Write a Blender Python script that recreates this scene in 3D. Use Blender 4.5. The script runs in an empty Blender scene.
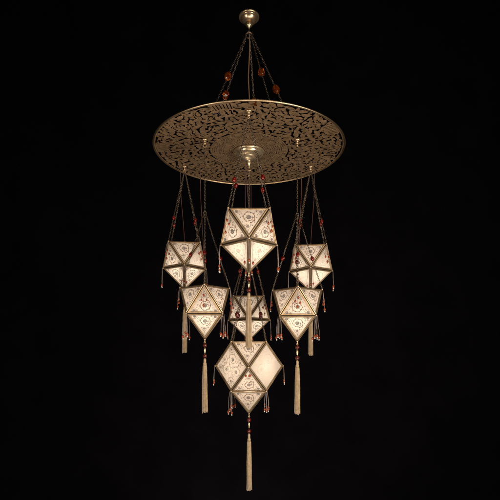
import bpy, math, random
import numpy as np
from mathutils import Vector, Matrix

random.seed(7)
rng = np.random.default_rng(11)
S = bpy.context.scene
COL = S.collection
R = math.radians
EYE = 1.60                      # height of the lens; every z below is metres above it
AXIS_TO_LENS = 2.76

# ------------------------------------------------------------------ camera, world, lights, exposure
cd = bpy.data.cameras.new('camera')
cam = bpy.data.objects.new('camera', cd)
COL.objects.link(cam)
cam.location = (0.006, -AXIS_TO_LENS, EYE)
cam.rotation_euler = (R(90), 0, 0)
cd.sensor_width = 36
cd.lens = 36 * 440 / 500
cd.shift_y = (347 - 250) / 500
cd.clip_start = 0.05
cd.clip_end = 200
S.camera = cam

W = bpy.data.worlds.new('World')
S.world = W
W.use_nodes = True
W.node_tree.nodes['Background'].inputs[0].default_value = (0.0018, 0.0015, 0.0030, 1)
W.node_tree.nodes['Background'].inputs[1].default_value = 1.0


def area(name, loc, aim, size, power, color):
    d = bpy.data.lights.new(name, 'AREA')
    d.shape = 'RECTANGLE'
    d.size, d.size_y = size
    d.energy = power
    d.color = color
    o = bpy.data.objects.new(name, d)
    COL.objects.link(o)
    o.location = loc
    o.rotation_euler = (Vector(aim) - Vector(loc)).to_track_quat('-Z', 'Y').to_euler()
    return o


area('studio_softbox', (0.5, -2.5, EYE - 1.7), (0, 0, EYE + 0.8), (2.4, 1.4), 62, (1.0, 0.86, 0.73))
area('studio_softbox', (2.1, -2.3, EYE - 0.10), (0, 0, EYE + 0.7), (0.8, 1.6), 98, (1.0, 0.87, 0.73))
area('studio_softbox', (-2.2, -2.3, EYE - 0.2), (0, 0, EYE + 0.5), (0.7, 1.6), 50, (1.0, 0.84, 0.71))
area('studio_softbox', (0.7, -2.6, EYE + 2.6), (0, 0, EYE + 1.5), (0.9, 0.6), 9, (1.0, 0.84, 0.64))
area('studio_softbox', (-0.3, 1.9, EYE - 2.7), (0, 0, EYE + 1.2), (1.5, 0.9), 26, (1.0, 0.84, 0.66))  # added low back light, out of view, for sheen on boss and disc

S.view_settings.view_transform = 'Standard'
S.view_settings.look = 'None'
S.view_settings.exposure = 0
S.view_settings.gamma = 1
S.render.engine = 'CYCLES'
S.cycles.use_denoising = True
S.cycles.max_bounces = 12
S.cycles.diffuse_bounces = 4
S.cycles.transmission_bounces = 10
S.cycles.caustics_reflective = False
S.cycles.caustics_refractive = False
S.cycles.sample_clamp_indirect = 4

# ------------------------------------------------------------------ materials


def mat(name):
    m = bpy.data.materials.new(name)
    m.use_nodes = True
    nt = m.node_tree
    nt.nodes.clear()
    return m, nt, nt.nodes.new('ShaderNodeOutputMaterial')


def ramp(nt, fac, stops):
    r = nt.nodes.new('ShaderNodeValToRGB')
    el = r.color_ramp.elements
    while len(el) < len(stops):
        el.new(0.5)
    for e, (p, c) in zip(el, stops):
        e.position = p
        e.color = (*c, 1)
    nt.links.new(fac, r.inputs[0])
    return r.outputs[0]


def noise(nt, scale, detail=4, rough=0.55):
    tc = nt.nodes.new('ShaderNodeTexCoord')
    n = nt.nodes.new('ShaderNodeTexNoise')
    n.inputs['Scale'].default_value = scale
    n.inputs['Detail'].default_value = detail
    n.inputs['Roughness'].default_value = rough
    nt.links.new(tc.outputs['Object'], n.inputs['Vector'])
    return n.outputs['Fac']


def metal(name, dark, light, rough=(0.3, 0.5), scale=40, metallic=1.0, bump=0.08):
    m, nt, out = mat(name)
    b = nt.nodes.new('ShaderNodeBsdfPrincipled')
    f = noise(nt, scale)
    nt.links.new(ramp(nt, f, [(0.32, dark), (0.68, light)]), b.inputs['Base Color'])
    mr = nt.nodes.new('ShaderNodeMapRange')
    mr.inputs[3].default_value, mr.inputs[4].default_value = rough
    nt.links.new(noise(nt, scale * 2.3), mr.inputs[0])
    nt.links.new(mr.outputs[0], b.inputs['Roughness'])
    b.inputs['Metallic'].default_value = metallic
    bp = nt.nodes.new('ShaderNodeBump')
    bp.inputs['Strength'].default_value = bump
    bp.inputs['Distance'].default_value = 0.002
    nt.links.new(noise(nt, scale * 6), bp.inputs['Height'])
    nt.links.new(bp.outputs[0], b.inputs['Normal'])
    nt.links.new(b.outputs[0], out.inputs[0])
    return m


def glass(name, c1, c2, transmission=0.75, rough=0.08, scale=60):
    m, nt, out = mat(name)
    b = nt.nodes.new('ShaderNodeBsdfPrincipled')
    nt.links.new(ramp(nt, noise(nt, scale, 3), [(0.35, c1), (0.65, c2)]), b.inputs['Base Color'])
    b.inputs['Transmission Weight'].default_value = transmission
    b.inputs['Roughness'].default_value = rough
    b.inputs['IOR'].default_value = 1.5
    bp = nt.nodes.new('ShaderNodeBump')
    bp.inputs['Strength'].default_value = 0.25
    bp.inputs['Distance'].default_value = 0.002
    nt.links.new(noise(nt, scale * 2), bp.inputs['Height'])
    nt.links.new(bp.outputs[0], b.inputs['Normal'])
    nt.links.new(b.outputs[0], out.inputs[0])
    return m


def cloth(name, c1, c2, scale, rough=0.7, sheen=0.3, spec=0.4):
    m, nt, out = mat(name)
    b = nt.nodes.new('ShaderNodeBsdfPrincipled')
    nt.links.new(ramp(nt, noise(nt, scale), [(0.3, c1), (0.7, c2)]), b.inputs['Base Color'])
    b.inputs['Roughness'].default_value = rough
    b.inputs['Sheen Weight'].default_value = sheen
    b.inputs['Specular IOR Level'].default_value = spec
    nt.links.new(b.outputs[0], out.inputs[0])
    return m


def silk():
    m, nt, out = mat('lampshade silk')
    col = ramp(nt, noise(nt, 22, 6, 0.65), [(0.3, (0.80, 0.685, 0.57)), (0.7, (0.91, 0.82, 0.715))])
    d = nt.nodes.new('ShaderNodeBsdfDiffuse')
    t = nt.nodes.new('ShaderNodeBsdfTranslucent')
    nt.links.new(col, d.inputs[0])
    nt.links.new(col, t.inputs[0])
    mx = nt.nodes.new('ShaderNodeMixShader')
    mx.inputs[0].default_value = 0.74
    nt.links.new(d.outputs[0], mx.inputs[1])
    nt.links.new(t.outputs[0], mx.inputs[2])
    nt.links.new(mx.outputs[0], out.inputs[0])
    return m


def ink(name, color, cover):
    m, nt, out = mat(name)
    d = nt.nodes.new('ShaderNodeBsdfDiffuse')
    d.inputs[0].default_value = (*color, 1)
    tr = nt.nodes.new('ShaderNodeBsdfTransparent')
    mr = nt.nodes.new('ShaderNodeMapRange')
    mr.inputs[1].default_value, mr.inputs[2].default_value = 0.3, 0.7
    mr.inputs[3].default_value, mr.inputs[4].default_value = cover - 0.3, cover + 0.2
    nt.links.new(noise(nt, 26, 5, 0.7), mr.inputs[0])
    mx = nt.nodes.new('ShaderNodeMixShader')
    nt.links.new(mr.outputs[0], mx.inputs[0])
    nt.links.new(tr.outputs[0], mx.inputs[1])
    nt.links.new(d.outputs[0], mx.inputs[2])
    nt.links.new(mx.outputs[0], out.inputs[0])
    return m


M = dict(
    disc=metal('antique pierced bronze', (0.15, 0.094, 0.048), (0.29, 0.188, 0.104), (0.42, 0.58), 30, 0.5, 0.25),
    rim=metal('burnished rim bronze', (0.42, 0.30, 0.17), (0.62, 0.46, 0.28), (0.3, 0.42), 30),
    brass=metal('polished old brass', (0.40, 0.285, 0.16), (0.72, 0.55, 0.35), (0.17, 0.34), 25, 0.9),
    boss=metal('pale boss brass', (0.52, 0.39, 0.235), (0.82, 0.66, 0.45), (0.18, 0.38), 25, 0.84),  # paler and less metallic than the other brass
    frame=metal('aged gilt frame', (0.36, 0.25, 0.145), (0.58, 0.43, 0.265), (0.32, 0.5), 45, 0.9),
    light_stop=metal('dark light stop metal', (0.03, 0.02, 0.012), (0.06, 0.04, 0.025), (0.5, 0.7), 40, 0.6),
    chain=metal('tarnished chain bronze', (0.11, 0.085, 0.062), (0.24, 0.185, 0.135), (0.3, 0.5), 60),
    amber=glass('amber glass', (0.50, 0.035, 0.006), (0.92, 0.26, 0.025), 0.9, 0.06, 70),
    ruby=glass('dark red glass', (0.16, 0.006, 0.004), (0.29, 0.016, 0.008), 0.5, 0.12, 90),
    garnet=glass('garnet glass', (0.07, 0.006, 0.005), (0.15, 0.015, 0.010), 0.35, 0.12, 90),
    orange=glass('orange glass', (0.23, 0.034, 0.012), (0.42, 0.085, 0.022), 0.3, 0.15, 120),
    pearl=glass('pale pearl', (0.48, 0.42, 0.37), (0.66, 0.60, 0.54), 0.1, 0.12, 90),
    thread=cloth('pale thread', (0.22, 0.175, 0.155), (0.32, 0.26, 0.23), 90),
    cord=cloth('brown silk cord', (0.07, 0.022, 0.016), (0.11, 0.036, 0.024), 90),
    goldcord=cloth('golden silk cord', (0.13, 0.062, 0.018), (0.20, 0.10, 0.032), 90),
    tassel=cloth('beige silk floss', (0.26, 0.180, 0.092), (0.40, 0.29, 0.162), 60, 0.5, 0.5),
    silk=silk(),
    ink=ink('charcoal silk print', (0.085, 0.068, 0.066), 0.76),
    brown=ink('brown silk print', (0.22, 0.105, 0.07), 0.74),
    soft=ink('glow paled silk print', (0.20, 0.16, 0.14), 0.46),  # print colour paled to stand for brighter lit undersides
    faint=ink('glow washed silk print', (0.34, 0.26, 0.19), 0.22),  # print coloured faint to imitate panels washed out by bright light
    backdrop=cloth('black studio cloth', (0.0030, 0.0027, 0.0038), (0.0042, 0.0038, 0.0050), 3, 0.95, 0.0, 0.0),
)

# ------------------------------------------------------------------ mesh helpers


class MB:
    def __init__(self):
        self.v, self.f, self.mi = [], [], []

    def add(self, vs, fs, mi=0):
        n = len(self.v)
        self.v += [tuple(p) for p in vs]
        self.f += [tuple(i + n for i in f) for f in fs]
        self.mi += [mi] * len(fs)

    def tube(self, pts, rad, n=6, closed=False, mi=0):
        pts = [Vector(p) for p in pts]
        k = len(pts)
        rads = rad if isinstance(rad, (list, tuple)) else [rad] * k
        vs, fs, up = [], [], None
        for i, p in enumerate(pts):
            a = pts[(i - 1) % k] if (closed or i > 0) else p
            b = pts[(i + 1) % k] if (closed or i < k - 1) else p
            t = (b - a).normalized()
            if up is None:
                up = Vector((0, 0, 1)) if abs(t.z) < 0.9 else Vector((1, 0, 0))
            x = t.cross(up)
            if x.length < 1e-6:
                x = t.orthogonal()
            x.normalize()
            y = x.cross(t).normalized()
            up = y
            for j in range(n):
                an = 2 * math.pi * j / n
                vs.append(p + (x * math.cos(an) + y * math.sin(an)) * rads[i])
        rng_ = range(k) if closed else range(k - 1)
        for i in rng_:
            i2 = (i + 1) % k
            for j in range(n):
                j2 = (j + 1) % n
                fs.append((i * n + j, i * n + j2, i2 * n + j2, i2 * n + j))
        if not closed:
            fs.append(tuple(range(n))[::-1])
            fs.append(tuple((k - 1) * n + j for j in range(n)))
        self.add(vs, fs, mi)

    def lathe(self, prof, n=32, c=(0, 0, 0), mi=0):
        vs, fs = [], []
        c = Vector(c)
        k = len(prof)
        for r, z in prof:
            for j in range(n):
                a = 2 * math.pi * j / n
                vs.append(c + Vector((r * math.cos(a), r * math.sin(a), z)))
        for i in range(k - 1):
            for j in range(n):
                j2 = (j + 1) % n
                fs.append((i * n + j, (i + 1) * n + j, (i + 1) * n + j2, i * n + j2))
        fs.append(tuple(range(n)))
        fs.append(tuple((k - 1) * n + j for j in range(n))[::-1])
        self.add(vs, fs, mi)

    def torus(self, c, R_, r_, ax=(0, 0, 1), n=24, m=8):
        ax = Vector(ax).normalized()
        u = ax.orthogonal().normalized()
        w = ax.cross(u)
        self.tube([Vector(c) + (u * math.cos(2 * math.pi * i / n) + w * math.sin(2 * math.pi * i / n)) * R_
                   for i in range(n)], r_, m, True)

    def mesh(self, name, mats, smooth=True):
        me = bpy.data.meshes.new(name)
        me.from_pydata(self.v, [], self.f)
        for m in (mats if isinstance(mats, (list, tuple)) else [mats]):
            me.materials.append(m)
        me.polygons.foreach_set('material_index', self.mi)
        if smooth:
            me.polygons.foreach_set('use_smooth', [True] * len(me.polygons))
        me.update()
        return me


def link(name, me, parent=None, loc=(0, 0, 0), rot=(0, 0, 0), scale=None):
    o = bpy.data.objects.new(name, me)
    COL.objects.link(o)
    if parent:
        o.parent = parent
    o.location = loc
    o.rotation_euler = rot
    if scale:
        o.scale = scale
    return o


def sphere_profile(r, h, n=9, squash=1.0):
    return [(max(r * math.sin(math.pi * i / n) ** squash, 0.0004), h * math.cos(math.pi * i / n)) for i in range(n + 1)]


def chain_mesh(p0, p1, pitch=0.0108, wire=0.0013, half=0.0037, bow=0.0):
    """a run of oval links, each turned a quarter from the last"""
    p0, p1 = Vector(p0), Vector(p1)
    t = (p1 - p0)
    L = t.length
    t.normalize()
    u = t.orthogonal().normalized()
    w = t.cross(u)
    n = max(2, round(L / pitch))
    sa = random.uniform(0, 6.28)
    sag = (u * math.cos(sa) + w * math.sin(sa)) * bow
    pitch = L / n
    b = MB()
    for k in range(n):
        c = p0 + t * pitch * (k + 0.5) + sag * math.sin(math.pi * (k + 0.5) / n)
        tw = (0 if k % 2 else math.pi / 2) + 0.5 + random.uniform(-0.25, 0.25)
        a = u * math.cos(tw) + w * math.sin(tw)
        pts = []
        for i in range(10):
            an = 2 * math.pi * i / 10
            pts.append(c + t * math.cos(an) * (pitch * 0.5 + wire * 1.3) + a * math.sin(an) * half)
        b.tube(pts, wire, 5, True)
    return b.mesh('chain', M['chain'])


# ------------------------------------------------------------------ setting: the dark studio cloth behind
bw = MB()
nx, nz = 40, 24
vs = []
for i in range(nx + 1):
    for j in range(nz + 1):
        x = -9 + 18 * i / nx
        z = -4 + 12 * j / nz
        vs.append((x, 2.6 + 0.05 * math.sin(x * 2.1) + 0.02 * math.sin(x * 5.3 + 1), EYE + z))
bw.add(vs, [(i * (nz + 1) + j, (i + 1) * (nz + 1) + j, (i + 1) * (nz + 1) + j + 1, i * (nz + 1) + j + 1)
            for i in range(nx) for j in range(nz)])
bd = link('backdrop', bw.mesh('backdrop', M['backdrop']))
bd['kind'] = 'structure'
bd['label'] = 'near black studio cloth hanging behind the lit chandelier'

# ------------------------------------------------------------------ the pierced disc and its suspension
DISC_R, DISC_Z = 0.587, 1.22
OUT_R, IN_R = 0.485, 0.3175
spots = {
    'front': (0.0, -OUT_R), 'back_left': (-0.866 * OUT_R - 0.020, 0.5 * OUT_R), 'back_right': (0.866 * OUT_R, 0.5 * OUT_R),
    'near_left': (-0.866 * IN_R + 0.014, -0.5 * IN_R), 'near_right': (0.866 * IN_R + 0.011, -0.5 * IN_R), 'behind': (0.0, IN_R),
}
SUSP = [(0.36 * math.sin(R(a)), -0.36 * math.cos(R(a))) for a in (25, 97, 169, 241, 313)]


def smooth_noise(x, y, scale, seed):
    """value noise made of a random lattice with smooth interpolation"""
    g = np.random.default_rng(seed).random((128, 128))
    X, Y = x / scale + 50, y / scale + 50
    i, j = np.floor(X).astype(int), np.floor(Y).astype(int)
    fx, fy = X - i, Y - j
    fx, fy = fx * fx * (3 - 2 * fx), fy * fy * (3 - 2 * fy)
    i, j = i % 127, j % 127
    return (g[i, j] * (1 - fx) + g[i + 1, j] * fx) * (1 - fy) + (g[i, j + 1] * (1 - fx) + g[i + 1, j + 1] * fx) * fy


def nearest3(px, py, seeds, ori, ratio):
    """distances to the three closest seeds; each seed stretches space along its own direction, so cells read as leaves"""
    out = np.empty((3, px.size))
    c, s = np.cos(ori), np.sin(ori)
    for a in range(0, px.size, 20000):
        dx = px[a:a + 20000, None] - seeds[None, :, 0]
        dy = py[a:a + 20000, None] - seeds[None, :, 1]
        u = (dx * c + dy * s) / ratio
        v = (-dx * s + dy * c) * ratio
        d = np.sqrt(u * u + v * v)
        d.partition(2, axis=1)
        out[:, a:a + 20000] = np.sort(d[:, :3], axis=1).T
    return out


def vine_field(X, Y):
    """pierced vine scrolls: metal where the value is above zero (about metres to the nearest edge)"""
    xs = X[:, 0]
    step = xs[1] - xs[0]
    f = np.full(X.shape, -0.05)

    def window(px, py, rad):
        i0, i1 = np.searchsorted(xs, (px - rad, px + rad))
        j0, j1 = np.searchsorted(xs, (py - rad, py + rad))
        return slice(max(i0 - 1, 0), i1 + 1), slice(max(j0 - 1, 0), j1 + 1)

    def leaf(px, py, a, L, wd, bend):
        w = window(px + 0.5 * L * math.cos(a), py + 0.5 * L * math.sin(a), 0.8 * L + 0.03)
        dx, dy = X[w] - px, Y[w] - py
        u = dx * math.cos(a) + dy * math.sin(a)
        v = -dx * math.sin(a) + dy * math.cos(a)
        t = np.clip(u / L, 0, 1)
        v = v - bend * L * 4 * t * (1 - t)
        half = wd * np.sin(math.pi * t ** 0.75) ** 0.8 * (1 + 0.05 * np.sin(t * 19))
        d = np.where((u > 0) & (u < L), half - np.abs(v), -np.hypot(np.where(u < 0, u, u - L), v))
        f[w] = np.maximum(f[w], d)

    def stroke(pts, hw):
        for k in range(len(pts) - 1):
            (ax, ay), (bx, by) = pts[k], pts[k + 1]
            w = window((ax + bx) / 2, (ay + by) / 2, math.hypot(bx - ax, by - ay) / 2 + 0.05)
            ex, ey = bx - ax, by - ay
            t = np.clip(((X[w] - ax) * ex + (Y[w] - ay) * ey) / (ex * ex + ey * ey), 0, 1)
            d = np.hypot(X[w] - ax - ex * t, Y[w] - ay - ey * t)
            f[w] = np.maximum(f[w], hw - d)

    for ring_r, n, off, size in ((0.490, 15, 0.1, 0.080), (0.335, 11, 0.35, 0.070)):
        for q in range(n):
            a = 2 * math.pi * (q + off) / n + rng.normal(0, 0.02)
            cx, cy, hand = ring_r * math.cos(a), ring_r * math.sin(a), (1 if q % 2 else -1)
            pts = []
            m = 40
            for k in range(m + 1):
                t = k / m
                b = a + (0.9 if ring_r > 0.4 else 3.9) + hand * t * 2 * math.pi * 1.45
                r = size * (1 - 0.86 * t ** 0.85)
                pts.append((cx + r * math.cos(b), cy + r * math.sin(b)))
            stroke(pts, 0.0036)
            for k in range(1, m - 2, 4):
                tx, ty = pts[k + 1][0] - pts[k][0], pts[k + 1][1] - pts[k][1]
                ta = math.atan2(ty, tx)
                side = 1 if (k // 4) % 2 else -1
                L = (0.050 if side * hand < 0 else 0.036) * rng.uniform(0.85, 1.15) * (1 - 0.35 * k / m)
                leaf(*pts[k], ta + side * rng.uniform(0.6, 0.9), L, L * 0.29, -side * 0.12)
            c = pts[-1]
            for e in range(5):
                leaf(c[0], c[1], e * 1.257 + a, 0.024, 0.0085, 0.0)
    # loose leaves grow from the metal into whatever wide openings are left
    R_ = np.hypot(X, Y)
    zone = (R_ > 0.246) & (R_ < 0.572)
    edge = np.minimum(R_ - 0.243, 0.574 - R_)
    f = np.maximum(f, -edge)
    for _ in range(900):
        g = np.where(zone, f, 1)
        k = np.unravel_index(np.argmin(g), g.shape)
        d = -g[k]
        if d < 0.0088:
            break
        i, j = k
        gx, gy = f[i + 2, j] - f[i - 2, j], f[i, j + 2] - f[i, j - 2]
        a = math.atan2(gy, gx) if gx or gy else rng.uniform(0, 6.28)
        a += rng.normal(0, 0.35)
        L = min(2.4 * d + 0.006, 0.060)
        px, py = X[k] + math.cos(a) * (d + 0.002), Y[k] + math.sin(a) * (d + 0.002)
        leaf(px, py, a + math.pi, L, L * 0.27, rng.uniform(-0.15, 0.15))
        f[k] = max(f[k], -0.0087)
    return f - 0.0012


def disc_field(x, y, N):
    r = np.hypot(x, y)
    th = np.arctan2(x, -y)
    leaf = vine_field(x.reshape(N, N), y.reshape(N, N)).ravel()
    # fans of bars near the rim
    fan = np.full(x.shape, 1.0)
    for deg in (59, -84, -14.5):
        c = R(deg)
        d = (th - c + math.pi) % (2 * math.pi) - math.pi
        inside = (np.abs(d) < 0.098) & (r > 0.505) & (r < 0.572)
        bars = np.abs(((d / 0.196 * 6) % 1) - 0.5) * 0.196 / 6 * r * 2 - 0.0064
        bars = np.maximum(bars, np.maximum(0.514 + 0.006 * np.cos(d * 40) - r, r - 0.566))
        leaf = np.where(inside, np.minimum(0.004, bars), leaf)
    # fine filigree round the boss
    sd2, o2 = [], []
    for k, rr in enumerate(np.arange(0.088, 0.25, 0.0135)):
        n = int(round(2 * math.pi * rr / 0.0165))
        for q in range(n):
            a = 2 * math.pi * (q + 0.5 * (k % 2)) / n + rng.normal(0, 0.14 * 0.0165 / rr)
            r_ = rr + rng.normal(0, 0.0018)
            sd2.append((r_ * math.cos(a), r_ * math.sin(a)))
            o2.append(a + math.pi / 2 + rng.normal(0, 0.5))
    m = r < 0.27
    fine = np.full(x.shape, 1.0)
    g1, g2, g3 = nearest3(x[m], y[m], np.array(sd2), np.array(o2), 1.15)
    w2 = 0.0052 * (smooth_noise(x[m], y[m], 0.012, 14) - 0.25)
    fine[m] = np.minimum(g2 - g1 - w2, (g3 - g1) - 0.0056 * (smooth_noise(x[m], y[m], 0.02, 15) + 0.2))
    f = np.where(r < 0.238, fine, leaf)
    # plain bands: under the boss, between the two zones, at the rim
    f = np.maximum(f, 0.092 - r)
    f = np.maximum(f, 0.0048 - np.abs(r - 0.238))
    f = np.maximum(f, r - 0.575)
    for hx, hy in list(spots.values()) + SUSP:
        f = np.maximum(f, 0.016 - np.hypot(x - hx, y - hy))
    return np.minimum(f, 0.584 - r)


def pierced_sheet(N=560):
    xs = np.linspace(-0.592, 0.592, N)
    X, Y = np.meshgrid(xs, xs, indexing='ij')
    F = disc_field(X.ravel(), Y.ravel(), N)
    F[np.abs(F) < 1e-6] = 1e-6
    P = np.stack([X.ravel(), Y.ravel()], 1)
    i, j = np.meshgrid(np.arange(N - 1), np.arange(N - 1), indexing='ij')
    a = (i * N + j).ravel()
    b, c, d = a + N, a + N + 1, a + 1
    quad = np.stack([a, b, c, d], 1)
    ins = F[quad] > 0
    full = quad[ins.all(1)]
    part = quad[ins.any(1) & ~ins.all(1)]
    tris = np.concatenate([part[:, [0, 1, 2]], part[:, [0, 2, 3]]])
    verts, idx = [], {}

    def vid(p, q):
        k = (p, q) if p < q else (q, p)
        if k not in idx:
            if p == q:
                pt = P[p]
            else:
                t = F[k[0]] / (F[k[0]] - F[k[1]])
                pt = P[k[0]] + (P[k[1]] - P[k[0]]) * t
            idx[k] = len(verts)
            verts.append((float(pt[0]), float(pt[1]), 0.0))
        return idx[k]

    faces = [tuple(vid(p, p) for p in q) for q in full.tolist()]
    for t in tris.tolist():
        poly = []
        for k in range(3):
            p, q = t[k], t[(k + 1) % 3]
            if F[p] > 0:
                poly.append(vid(p, p))
            if (F[p] > 0) != (F[q] > 0):
                poly.append(vid(p, q))
        if len(poly) >= 3:
            faces.append(tuple(poly))
    me = bpy.data.meshes.new('disc')
    me.from_pydata(verts, [], faces)
    me.materials.append(M['disc'])
    me.update()
    return me


ch = link('chandelier', None, None, (0, 0, EYE + DISC_Z))
ch['label'] = 'round pierced bronze disc on five chains under a brass ceiling rose, carrying all the lanterns'
ch['category'] = 'chandelier'
TILT = R(0.95)
disc = link('pierced_disc', pierced_sheet(), ch, (0, 0, DISC_R * math.sin(TILT)), (TILT, 0, 0))


def disc_lift(y):
    return (DISC_R + y) * math.tan(TILT)


so = disc.modifiers.new('thickness', 'SOLIDIFY')
so.thickness = 0.0011
so.offset = 0
b = MB()
b.torus((0, 0, -0.001), DISC_R, 0.0050, (0, 0, 1), 160, 10)
link('rim', b.mesh('rim', M['rim']), disc)
b = MB()
b.lathe([(0.090, -0.001), (0.0955, -0.003), (0.097, -0.007), (0.0955, -0.012), (0.0905, -0.017), (0.0875, -0.0185), (0.0868, -0.022),
         (0.082, -0.029), (0.074, -0.035), (0.063, -0.040), (0.0575, -0.042), (0.0555, -0.046), (0.047, -0.053), (0.034, -0.058),
         (0.018, -0.062), (0.011, -0.066), (0.0135, -0.073), (0.0125, -0.080), (0.006, -0.087), (0.004, -0.097), (0.0025, -0.111)], 56)
link('boss', b.mesh('boss', M['boss']), disc)

b = MB()
b.lathe([(0.016, -0.0024), (0.017, -0.006), (0.012, -0.010), (0.006, -0.012), (0.005, -0.018), (0.0085, -0.023),
         (0.0065, -0.029), (0.001, -0.031)], 20)
b.torus((0, 0, -0.037), 0.009, 0.002, (0, 1, 0), 18, 6)
hook_me = b.mesh('hook', M['frame'])
for (hx, hy) in spots.values():
    link('hook', hook_me, disc, (hx, hy, 0), (0, 0, random.uniform(0, 3)))

# ceiling rose
ROSE_Z = 2.066 - DISC_Z
b = MB()
b.lathe([(0.058, 0.010), (0.0620, 0.008), (0.0645, 0.003), (0.0635, -0.002), (0.060, -0.0035), (0.0545, -0.0030), (0.0525, -0.003),
         (0.0515, -0.008), (0.047, -0.017), (0.039, -0.026), (0.030, -0.032), (0.0255, -0.034), (0.024, -0.0335), (0.012, -0.032), (0.010, -0.034)],
        56, (0, 0, ROSE_Z))
rose = link('ceiling_rose', b.mesh('ceiling_rose', M['brass']), ch)
b = MB()
b.lathe([(r_, z_ - 0.047 + ROSE_Z) for r_, z_ in [(0.010, 0.015), (0.017, 0.010), (0.0205, 0.001), (0.0180, -0.007),
                                                  (0.009, -0.013), (0.004, -0.018), (0.003, -0.032), (0.002, -0.034)]], 28)
link('finial', b.mesh('finial', M['brass']), rose)
RING_Z = 1.955 - DISC_Z
b = MB()
b.torus((0, 0, RING_Z + 0.026), 0.0105, 0.0024, (1, 0, 0), 18, 6)
b.torus((0, 0, RING_Z), 0.021, 0.0058, (0, 0.12, 1), 30, 10)
link('hanging_ring', b.mesh('hanging_ring', M['chain']), ch)

b = MB()
b.lathe(sphere_profile(0.0215, 0.028, 10, 0.9), 10)
amber_me = b.mesh('amber bead', M['amber'], smooth=False)
for k, (sx, sy) in enumerate(SUSP):
    d = Vector((sx, sy, 0)).normalized()
    p0 = Vector((d.x * 0.020, d.y * 0.020, RING_Z - 0.004))
    p1 = Vector((sx, sy, 0.003 + disc_lift(sy)))
    c = link('suspension_chain', chain_mesh(p0, p1, 0.0145, 0.0015, 0.0046), ch)
    t = (p1 - p0)
    link('bead', amber_me, c, p0 + t * 0.45, t.to_track_quat('Z', 'Y').to_euler())
b = MB()
b.tube([(0.004 * math.sin(i * 0.9), 0.003 * math.cos(i * 1.3), RING_Z + 0.02 - (RING_Z + 0.02) * i / 14) for i in range(15)],
       0.0032, 8)
link('cord', b.mesh('cord', M['goldcord']), ch)

# ------------------------------------------------------------------ lantern pieces


class Print:
    """flat printed shapes in a panel's own plane, a hair above the silk"""

    def __init__(self, o, eu, ev, n, lift=0.0005):
        self.o, self.eu, self.ev, self.n, self.lift = o, eu, ev, n, lift
        self.polys = []
        self.tone = 1
        self.turn = 0.0

    def at(self, u, v):
        c, s = math.cos(self.turn), math.sin(self.turn)
        return self.o + self.eu * (u * c - v * s) + self.ev * (u * s + v * c) + self.n * self.lift

    def poly(self, pts):
        self.lift += 0.000004
        self.polys.append(([self.at(*p) for p in pts], self.tone))

    def stroke(self, pts, w):
        k = len(pts)
        self.lift += 0.000004
        L, Rr = [], []
        for i, (x, y) in enumerate(pts):
            a, c = pts[max(i - 1, 0)], pts[min(i + 1, k - 1)]
            tx, ty = c[0] - a[0], c[1] - a[1]
            l = math.hypot(tx, ty) or 1
            ww = w[i] if isinstance(w, list) else w
            L.append((x - ty / l * ww, y + tx / l * ww))
            Rr.append((x + ty / l * ww, y - tx / l * ww))
        for i in range(k - 1):
            self.polys.append(([self.at(*p) for p in (L[i], Rr[i], Rr[i + 1], L[i + 1])], 2))

    def dot(self, x, y, r, n=8):
        self.poly([(x + r * math.cos(2 * math.pi * i / n), y + r * math.sin(2 * math.pi * i / n)) for i in range(n)])

    def leaf(self, x, y, a, l, w):
        c, s = math.cos(a), math.sin(a)
        pts = [(0, 0), (0.3 * l, w), (0.65 * l, 0.8 * w), (l, 0), (0.65 * l, -0.8 * w), (0.3 * l, -w)]
        self.poly([(x + p * c - q * s, y + p * s + q * c) for p, q in pts])

    def flower(self, x, y, r, k=7, a0=0.0):
        for i in range(k):
            a = a0 + 2 * math.pi * i / k
            self.leaf(x + 0.3 * r * math.cos(a), y + 0.3 * r * math.sin(a), a, 0.78 * r, 0.33 * r)
        self.dot(x, y, 0.34 * r)

    def curl(self, x, y, r0, r1, a0, turns, w0, w1, leaves=True):
        n = int(26 * abs(turns)) + 6
        pts = []
        for i in range(n + 1):
            t = i / n
            a = a0 + turns * 2 * math.pi * t
            r = r0 + (r1 - r0) * t
            pts.append((x + r * math.cos(a), y + r * math.sin(a)))
        self.stroke(pts, [w0 + (w1 - w0) * i / n for i in range(n + 1)])
        if leaves:
            sg = 1 if turns > 0 else -1
            for i in range(2, n, 3):
                a = a0 + turns * 2 * math.pi * i / n
                side = 1 if (i // 3) % 2 else -1
                la = a + sg * (math.pi / 2 - side * 0.75)
                self.tone = 2 if i % 2 else 1
                self.leaf(*pts[i], la * random.uniform(0.95, 1.05), random.uniform(0.008, 0.0115), 0.0028)
                self.tone = 1
        return pts


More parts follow.
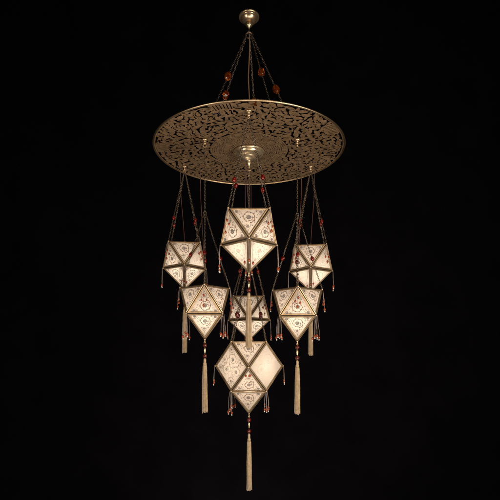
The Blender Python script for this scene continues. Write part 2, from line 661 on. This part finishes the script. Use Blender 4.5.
def triangle_print(p, k, flip):
    f = -1 if flip else 1
    s = k
    r = 0.0295 * s
    cy = -0.008 * s
    p.flower(0, cy, 0.0125 * s, 8, 0.2)
    p.curl(0, cy, r * 0.60, r * 1.08, R(205) if f > 0 else R(-25), -1.28 * f, 0.0013, 0.0024)
    # the stem runs out of the ring towards one base corner and up to the apex
    bx, by = f * 0.057 * s, -0.036 * s
    p.stroke([(f * r * 0.95, cy - 0.006), (f * r * 1.15, cy - 0.020 * s), (f * r * 1.45, by - 0.004), (bx, by)], 0.0009)
    p.flower(bx, by, 0.0092 * s, 6, 0.4)
    p.flower(-bx, by, 0.0088 * s, 6, 0.1)
    p.stroke([(-f * r * 0.8, cy - r * 0.7), (-f * r * 1.1, by - 0.006 * s), (-f * r * 1.6, by - 0.006 * s), (-bx, by)], 0.0008)
    p.leaf(-f * r * 1.2, by - 0.005, math.pi / 2 + f * 0.6, 0.009, 0.002)
    p.flower(f * 0.003, 0.041 * s, 0.0085 * s, 6, 0.0)
    p.stroke([(-f * 0.012, cy + r * 0.95), (-f * 0.013, cy + r * 1.25), (-f * 0.006, 0.052 * s), (f * 0.001, 0.062 * s)], 0.0008)
    p.leaf(-f * 0.011, cy + r * 1.25, R(120) if f > 0 else R(60), 0.009, 0.002)
    p.leaf(f * 0.001, 0.060 * s, R(90), 0.012, 0.002)
    p.curl(bx, by, 0.0125 * s, 0.0165 * s, R(200) if f > 0 else R(-20), -0.62 * f, 0.0007, 0.0011, False)
    p.curl(-bx, by, 0.0125 * s, 0.0165 * s, R(-20) if f > 0 else R(200), 0.62 * f, 0.0007, 0.0011, False)
    p.curl(f * 0.003, 0.041 * s, 0.0115 * s, 0.0145 * s, R(250), 0.6 * f, 0.0007, 0.0011, False)
    for q in (-1, 1):
        p.leaf(q * 0.041 * s, -0.010 * s, R(90 + q * 35), 0.011, 0.0022)
        p.leaf(q * 0.040 * s, -0.024 * s, R(90 - q * 40), 0.009, 0.0020)
        p.leaf(q * 0.022 * s, 0.030 * s, R(90 + q * 30), 0.010, 0.0020)
        p.leaf(q * 0.012 * s, -0.049 * s, R(90 - q * 80), 0.010, 0.0018)
        p.leaf(q * 0.031 * s, -0.047 * s, R(90 - q * 70), 0.010, 0.0018)
        p.leaf(q * 0.030 * s, 0.014 * s, R(90 + q * 25), 0.010, 0.0017)
        p.dot(q * 0.069 * s, -0.045 * s, 0.0018)


def square_print(p, h, light):
    """h: half the diagonal; a wandering vine of curls"""
    k = h / 0.131

    def vine(x, y, r, a, turns):
        p.curl(x * k, y * k, 0.26 * r * k, r * k, R(a), turns, 0.0008, 0.0014, False)
        p.flower(x * k, y * k, 0.30 * r * k, 6, a)
        for i in range(7):
            b_ = R(a) + i * 0.9
            p.leaf((x + r * 0.9 * math.cos(b_)) * k, (y + r * 0.9 * math.sin(b_)) * k, b_ + 0.9 * (1 if turns > 0 else -1), 0.009, 0.0020)
    vine(0.014, 0.036, 0.034, 60, 1.3)
    vine(-0.036, -0.018, 0.032, 200, -1.3)
    if light:
        return
    vine(0.040, -0.030, 0.030, 20, 1.3)
    vine(-0.004, -0.078, 0.024, 90, -1.2)
    vine(-0.050, 0.036, 0.023, 0, 1.2)
    vine(0.072, 0.020, 0.020, 160, 1.2)
    vine(-0.084, -0.006, 0.017, 40, -1.2)
    vine(0.004, 0.090, 0.017, 250, 1.2)
    p.stroke([(0.004 * k, -0.112 * k), (0.012 * k, -0.06 * k), (0.0, -0.02 * k), (-0.014 * k, 0.03 * k), (-0.010 * k, 0.07 * k),
              (0.002 * k, 0.112 * k)], 0.0009)
    p.stroke([(-0.100 * k, -0.008 * k), (-0.060 * k, 0.004 * k), (0.0, -0.004 * k), (0.050 * k, 0.002 * k), (0.098 * k, 0.010 * k)], 0.0008)
    for i in range(12):
        a = -0.100 + 0.018 * i
        p.leaf((0.01 if i % 2 else -0.006) * k, a * k, R(35 if i % 2 else 150), 0.012 * k, 0.0018)


def inset(pts, d, n):
    """move a convex polygon's sides inwards by d"""
    k = len(pts)
    out = []
    for i in range(k):
        a, b_, c = pts[i - 1], pts[i], pts[(i + 1) % k]
        e1 = (b_ - a).normalized()
        e2 = (c - b_).normalized()
        n1, n2 = n.cross(e1), n.cross(e2)
        out.append(b_ + (n1 + n2) * d / (1 + n1.dot(n2)))
    return out


GROOVE, FW = 0.0026, 0.0125
PROFILE = [(GROOVE + 0.003, -0.010), (GROOVE, 0.0005), (GROOVE + 0.0008, 0.0024), (GROOVE + 0.0025, 0.0034), (FW - 0.0045, 0.0034),
           (FW - 0.0032, 0.0020), (FW - 0.0010, 0.0018), (FW, 0.0002), (FW, -0.006)]


def panel(parent, pts, center, apex_i, flip, style='print'):
    """one silk panel and its gilt frame; pts is the face outline, apex_i its distinct corner"""
    pts = [Vector(p) for p in pts]
    n = (pts[1] - pts[0]).cross(pts[2] - pts[0]).normalized()
    mid = sum(pts, Vector()) / len(pts)
    if n.dot(mid - center) < 0:
        pts = pts[::-1]
        apex_i = len(pts) - 1 - apex_i
        n = -n
    ev = (pts[apex_i] - mid).normalized()
    eu = ev.cross(n).normalized()
    if len(pts) == 3:
        a, b_, c = [(pts[(i + 1) % 3] - pts[(i + 2) % 3]).length for i in range(3)]
        o = (pts[0] * a + pts[1] * b_ + pts[2] * c) / (a + b_ + c)
    else:
        o = mid
    b = MB()
    b.add(inset(pts, FW - 0.003, n), [tuple(range(len(pts)))])
    pr = Print(o, eu, ev, n)
    if len(pts) == 3:
        pr.o = pr.o + eu * random.uniform(-.003, .003) + ev * random.uniform(-.002, .003)
        pr.turn = random.uniform(-0.05, 0.05)
        triangle_print(pr, random.uniform(1.0, 1.09), flip != (random.random() < 0.3))
    else:
        square_print(pr, (pts[apex_i] - mid).length, style == 'faint')
    for poly, tone in pr.polys:
        b.add(poly, [tuple(range(len(poly)))], tone)
    po = link('panel', b.mesh('panel', [M['silk']] + {'faint': [M['faint'], M['faint']], 'soft': [M['soft'], M['faint']]}.get(style, [M['ink'], M['brown']]), False), parent)
    if style == 'faint':
        po['label'] = 'silk panel with its print coloured faint, as if washed out by the glow'
    f = MB()
    loops = [[p + n * h for p in inset(pts, d, n)] for d, h in PROFILE]
    k = len(pts)
    vs = [p for l in loops for p in l]
    fs = []
    for i in range(len(PROFILE) - 1):
        for j in range(k):
            j2 = (j + 1) % k
            fs.append((i * k + j, i * k + j2, (i + 1) * k + j2, (i + 1) * k + j))
    f.add(vs, fs)
    link('frame', f.mesh('frame', M['frame'], False), po)


def light_stops(parent, edges, center):  # added dark tubes behind the seams, to stop light leaking through
    b = MB()
    for p, q in edges:
        p, q = Vector(p), Vector(q)
        m = (p + q) / 2
        # pulled in towards the middle of the lantern so it lies at the bottom of the groove
        inn = (center - m).normalized() * 0.0055
        b.tube([p + inn, q + inn], 0.0045, 6)
    link('seam_light_stop', b.mesh('seam_light_stop', M['light_stop']), parent)


b = MB()
b.lathe(sphere_profile(0.0058, 0.0058, 6), 12)
stud_me = b.mesh('corner_stud', M['frame'])


def caps(parent, corners):
    for p in corners:
        link('corner_stud', stud_me, parent, p)


# beads, drops, strands
b = MB()
b.lathe([(0.0012, 0.0085), (0.0045, 0.0055), (0.0066, 0.0005), (0.0064, -0.004), (0.0042, -0.0078), (0.0012, -0.0095)], 10)
orange_me = b.mesh('orange bead', M['orange'])
b = MB()
b.lathe(sphere_profile(0.0036, 0.0046, 6), 10)
pearl_me = b.mesh('pearl drop', M['pearl'])
b = MB()
b.lathe(sphere_profile(0.0105, 0.0145, 8, 0.9), 12)
ruby_me = b.mesh('red bead', M['ruby'])
b = MB()
b.lathe(sphere_profile(0.0125, 0.0165, 8, 0.9), 12)
garnet_small_me = b.mesh('garnet bead', M['garnet'])


def strand(parent, top, dx, dy, length, pearl=True, drop_gap=0.013):
    top = Vector(top)
    end = top + Vector((dx, dy, -length))
    b = MB()
    b.tube([top, top + Vector((dx * random.uniform(.4, .8), dy * random.uniform(.4, .8), -length * 0.35)),
            top + Vector((dx * random.uniform(.75, 1.2), dy * random.uniform(.75, 1.2), -length * 0.7)), end + Vector((0, 0, -0.016 if pearl else 0))], 0.0009, 5)
    st = link('bead_strand', b.mesh('bead_strand', M['thread']), parent)
    sc = random.uniform(0.75, 1.08)
    link('bead', orange_me, st, end, (random.uniform(-.15, .15), random.uniform(-.15, .15), random.uniform(0, 3)), (sc, sc, sc))
    if pearl:
        link('pearl_drop', pearl_me, st, end + Vector((random.uniform(-.002, .002), random.uniform(-.002, .002), -drop_gap)))


def tassel(parent, apex, k=1.0):
    a = Vector(apex)
    b = MB()
    b.tube([a + Vector((0, 0, 0.004)), a + Vector((0, 0, -0.020 * k))], 0.0028, 8)
    b.torus(a + Vector((0, 0, -0.016 * k)), 0.0050, 0.0013, (0, 1, 0), 14, 5)
    b.lathe([(0.002, -0.046 * k), (0.0048, -0.052 * k), (0.0066, -0.064 * k), (0.0042, -0.078 * k), (0.002, -0.083 * k)], 16, a)
    b.tube([a + Vector((0, 0, -0.018 * k)), a + Vector((0, 0, -0.125 * k))], 0.0014, 6)
    t = link('tassel', b.mesh('tassel', M['brass']), parent)
    b = MB()
    b.lathe(sphere_profile(0.0125 * k, 0.0125 * k, 8), 14)
    me = b.mesh('garnet bead', M['garnet'])
    for z in (-0.035, -0.098):
        link('bead', me, t, a + Vector((0, 0, z * k)))
    b = MB()
    b.lathe([(0.003, -0.112 * k), (0.0065, -0.115 * k), (0.0075, -0.122 * k), (0.0072, -0.136 * k), (0.0085, -0.139 * k),
             (0.0105, -0.145 * k), (0.009, -0.150 * k), (0.003, -0.152 * k)], 20, a)
    link('cap', b.mesh('cap', M['tassel']), t)
    b = MB()
    n = 84
    for i in range(n):
        an = i * 2.39996
        q = math.sqrt((i + 0.5) / n)
        r0, r1 = 0.0080 * q, 0.0163 * q * random.uniform(0.9, 1.1)
        ln = (0.424 + random.gauss(0, 0.004)) * k
        c_, s_ = math.cos(an), math.sin(an)
        wob = random.uniform(-0.0018, 0.0018)
        b.tube([a + Vector((c_ * r0, s_ * r0, -0.145 * k)),
                a + Vector((c_ * r0 * 1.45, s_ * r0 * 1.45, -0.160 * k)),
                a + Vector((c_ * (r1 * .86 + wob), s_ * (r1 * .86 - wob), -0.27 * k)),
                a + Vector((c_ * (r1 - wob), s_ * (r1 + wob), -ln))], 0.00155, 5)
    link('fringe', b.mesh('fringe', M['tassel']), t)


def bulb(parent, loc, power):
    d = bpy.data.lights.new('bulb', 'POINT')
    d.energy = power
    d.color = (1.0, 0.885, 0.76)
    d.shadow_soft_size = 0.022
    o = bpy.data.objects.new('bulb', d)
    COL.objects.link(o)
    o.parent = parent
    o.location = loc


def lantern(name, label, x, y, z_low, rot, turn, junction=None, power=0.5, overlit=()):  # last argument lists panels with print paled to imitate strong light
    """square drum of eight triangles over a four sided point. turn: 45 brings an upper corner to the front"""
    s, band, point = 0.205, 0.160, 0.145
    rr = s / math.sqrt(2)
    root = link('lantern', None, None, (x, y, EYE + z_low), (0, 0, rot))
    root['label'] = label
    root['category'] = 'lantern'
    root['group'] = 'silk lanterns hung from the pierced disc'
    up = [Vector((rr * math.sin(R(45 + 90 * i + turn)), -rr * math.cos(R(45 + 90 * i + turn)), band)) for i in range(4)]
    lo = [Vector((rr * math.sin(R(90 * i + turn)), -rr * math.cos(R(90 * i + turn)), 0)) for i in range(4)]
    apex = Vector((0, 0, -point))
    cen = Vector((0, 0, band * 0.42))
    edges = []
    for i in range(4):
        j = (i + 1) % 4
        panel(root, [up[i], up[i - 1], lo[i]], cen, 2, False)          # point down
        panel(root, [lo[i], lo[j], up[i]], cen, 2, True, 'faint' if ('u', i) in overlit else 'print')      # point up
        panel(root, [lo[i], lo[j], apex], cen, 2, False, 'faint' if ('l', i) in overlit else 'soft' if ('s', i) in overlit else 'print')      # underside
        edges += [(up[i], up[j]), (lo[i], lo[j]), (up[i], lo[i]), (up[i], lo[j]), (lo[i], apex)]
    light_stops(root, edges, cen)
    caps(root, [p * 1.0 for p in up + lo] + [apex])
    b = MB()
    q = [p * 0.985 + Vector((0, 0, 0.003)) for p in up]
    q2 = [p - Vector((0, 0, 0.006)) for p in q]
    b.add(q + q2, [(0, 1, 2, 3), (7, 6, 5, 4)] + [(i, i + 4, (i + 1) % 4 + 4, (i + 1) % 4) for i in range(4)])
    b.lathe([(0.03, 0.0), (0.028, 0.008), (0.012, 0.014), (0.006, 0.024), (0.003, 0.026)], 24, (0, 0, band + 0.0035))
    link('added_lid', b.mesh('added_lid', M['frame'], False), root)  # added lid, unseen from below; keeps bulb light off the disc
    hook_z = DISC_Z - 0.046 - z_low + disc_lift(y)
    meet = hook_z if junction is None else junction - z_low
    for p in up:
        d = Vector((p.x, p.y, 0)).normalized()
        p0, p1 = p + Vector((0, 0, 0.004)), Vector((d.x * 0.006, d.y * 0.006, meet))
        c = link('chain', chain_mesh(p0, p1, bow=random.uniform(0.001, 0.004)), root)
        t = p1 - p0
        fr = (0.33 if junction is None else 0.42) + random.uniform(-0.03, 0.03)
        link('bead', ruby_me, c, p0 + t * fr, t.to_track_quat('Z', 'Y').to_euler())
    if junction is not None:
        b = MB()
        b.torus((0, 0, meet + 0.006), 0.0095, 0.0022, (0.3, 1, 0), 18, 6)
        link('joining_ring', b.mesh('joining_ring', M['chain']), root)
        link('drop_chain', chain_mesh((0, 0, meet + 0.012), (0, 0, hook_z)), root)
    b = MB()
    ox, oy = (-0.030, 0.010) if x <= 0 else (0.028, 0.012)
    top = DISC_Z - z_low - 0.003 + disc_lift(y)
    b.tube([(0, 0, band + 0.02), (ox * 0.25, oy * 0.5, band + (top - band) * 0.25), (ox * 0.8, oy, band + (top - band) * 0.6),
            (ox, oy, top)], 0.0016, 6)
    link('cord', b.mesh('cord', M['cord']), root)
    for p in up:
        d = Vector((p.x, p.y, 0)).normalized()
        t = Vector((-d.y, d.x, 0))
        for k, (sd, ln) in enumerate(((-0.017, 0.084), (0.0, 0.066), (0.013, 0.088))):
            w = t * (sd + random.uniform(-.003, .003)) + d * 0.004
            strand(root, p + d * 0.004, w.x, w.y, ln + random.uniform(-.005, .005), pearl=False)
        w = d * 0.010 - t * 0.004
        strand(root, p + d * 0.004, w.x, w.y, 0.115 + random.uniform(-.008, .008))
    for p in lo:
        d = Vector((p.x, p.y, 0)).normalized()
        t = Vector((-d.y, d.x, 0))
        for sd in (-0.017, -0.002, 0.015):
            w = t * (sd * 0.6 + random.uniform(-.003, .003)) + d * 0.003
            strand(root, p + d * 0.004 + t * sd * 0.5, w.x, w.y, 0.118 + random.uniform(-.016, .014))
    tassel(root, apex, 0.90 if y < -0.4 else 1.0)
    bulb(root, (0, 0, band * 0.14), power)
    return root


def great_lantern(label, z_mid, power):
    a = 0.212
    hh, rr, point = a / math.sqrt(2), a, 0.150
    root = link('lantern', None, None, (0, 0, EYE + z_mid), (0, 0, R(-1.0)))
    root['label'] = label
    root['category'] = 'lantern'
    root['group'] = 'silk lanterns hung from the pierced disc'
    q = a / math.sqrt(2)
    up = [Vector((q * math.sin(R(45 + 90 * i)), -q * math.cos(R(45 + 90 * i)), hh)) for i in range(4)]
    lo = [Vector((p.x, p.y, -hh)) for p in up]
    md = [Vector((rr * math.sin(R(90 * i)), -rr * math.cos(R(90 * i)), 0)) for i in range(4)]
    apex = Vector((0, 0, -hh - point))
    cen = Vector((0, 0, 0))
    edges = []
    for i in range(4):
        j = (i + 1) % 4
        panel(root, [up[i], up[i - 1], md[i]], cen, 2, False)
        panel(root, [lo[i], lo[i - 1], md[i]], cen, 2, True)
        panel(root, [up[i], md[i], lo[i], md[j]], cen, 0, False, 'faint' if i == 0 else 'print')  # right diamond: print thinned to imitate its overexposed glow
        panel(root, [lo[i], lo[j], apex], cen, 2, False)
        edges += [(up[i], up[j]), (lo[i], lo[j]), (up[i], md[i]), (up[i], md[j]), (lo[i], md[i]), (lo[i], md[j]), (lo[i], apex)]
    light_stops(root, edges, cen)
    caps(root, up + lo + md + [apex])
    b = MB()
    t0 = [Vector((p.x * 0.985, p.y * 0.985, p.z + 0.003)) for p in up]
    t1 = [p - Vector((0, 0, 0.006)) for p in t0]
    b.add(t0 + t1, [(0, 1, 2, 3), (7, 6, 5, 4)] + [(i, i + 4, (i + 1) % 4 + 4, (i + 1) % 4) for i in range(4)])
    b.lathe([(0.03, 0.0), (0.028, 0.008), (0.012, 0.014), (0.006, 0.024), (0.003, 0.026)], 24, (0, 0, hh + 0.0035))
    link('added_lid', b.mesh('added_lid', M['frame'], False), root)  # unseen lid, put in to hold the bulb light inside
    meet = 0.53 - z_mid
    for p in up:
        d = Vector((p.x, p.y, 0)).normalized()
        p0, p1 = p + Vector((0, 0, 0.004)), Vector((d.x * 0.006, d.y * 0.006, meet))
        c = link('chain', chain_mesh(p0, p1, bow=random.uniform(0.001, 0.004)), root)
        t = p1 - p0
        link('bead', garnet_small_me, c, p0 + t * (0.33 + random.uniform(-0.02, 0.02)), t.to_track_quat('Z', 'Y').to_euler())
    b = MB()
    b.torus((0, 0, meet + 0.006), 0.0095, 0.0022, (0.3, 1, 0), 18, 6)
    link('joining_ring', b.mesh('joining_ring', M['chain']), root)
    link('drop_chain', chain_mesh((0, 0, meet + 0.012), (0, 0, DISC_Z - 0.098 - z_mid)), root)
    b = MB()
    top = DISC_Z - z_mid - 0.05
    b.tube([(0, 0, hh + 0.02), (0.006, 0.012, hh + 0.3), (0.012, 0.02, hh + 0.7), (0.012, 0.02, top)], 0.0018, 6)
    link('cord', b.mesh('cord', M['cord']), root)
    for p in md:
        d = Vector((p.x, p.y, 0)).normalized()
        t = Vector((-d.y, d.x, 0))
        front = p.y < -0.1
        for sd in (-0.013, 0.004, 0.014):
            w = t * (sd + random.uniform(-.003, .003)) + d * 0.004
            strand(root, p + d * 0.004, w.x, w.y, (0.060 if front else 0.100) + random.uniform(-.014, .014), pearl=not front)
    for p in lo:
        d = Vector((p.x, p.y, 0)).normalized()
        t = Vector((-d.y, d.x, 0))
        for sd in (-0.026, -0.006, 0.016):
            w = d * 0.002
            w = w + t * (sd * 0.55 + random.uniform(-.003, .003))
            strand(root, p + d * 0.003 + t * sd * 0.3, w.x, w.y, 0.110 + random.uniform(-.022, .022))
    tassel(root, apex, 1.12)
    bulb(root, (0, 0, 0), power)


P6 = 0.58
lantern('front', 'cream silk lantern with an edge on top hanging nearest, its tassel crossing a farther lantern',
        *spots['front'], 0.527, R(0.5), 0, None, P6, (('s', 0), ('s', 3)))
lantern('back_left', 'higher silk lantern on the left, half behind the chains of the lower left lantern',
        *spots['back_left'], 0.535, R(7.5), 0, None, P6, (('u', 0),))
lantern('back_right', 'higher silk lantern on the right, partly behind the chains of the lower right lantern',
        *spots['back_right'], 0.517, R(-8), 0, None, P6, (('u', 0), ('l', 0), ('l', 3)))
lantern('near_left', 'lower left silk lantern turned corner first, two panels leaning back beside its middle triangle',
        *spots['near_left'], 0.190, R(4.5), 45, 0.786, P6)
lantern('near_right', 'lower right silk lantern turned corner first, with its long tassel hanging clear',
        *spots['near_right'], 0.178, R(-4.5), 45, 0.776, P6)
lantern('behind', 'middle silk lantern mostly covered by the hanging tassel and chains of other lanterns',
        *spots['behind'], 0.188, R(-2), 0, 0.766, P6, (('u', 0),))
great_lantern('largest silk lantern with two diamond panels, hanging lowest under the middle of the disc', -0.118, 0.88)
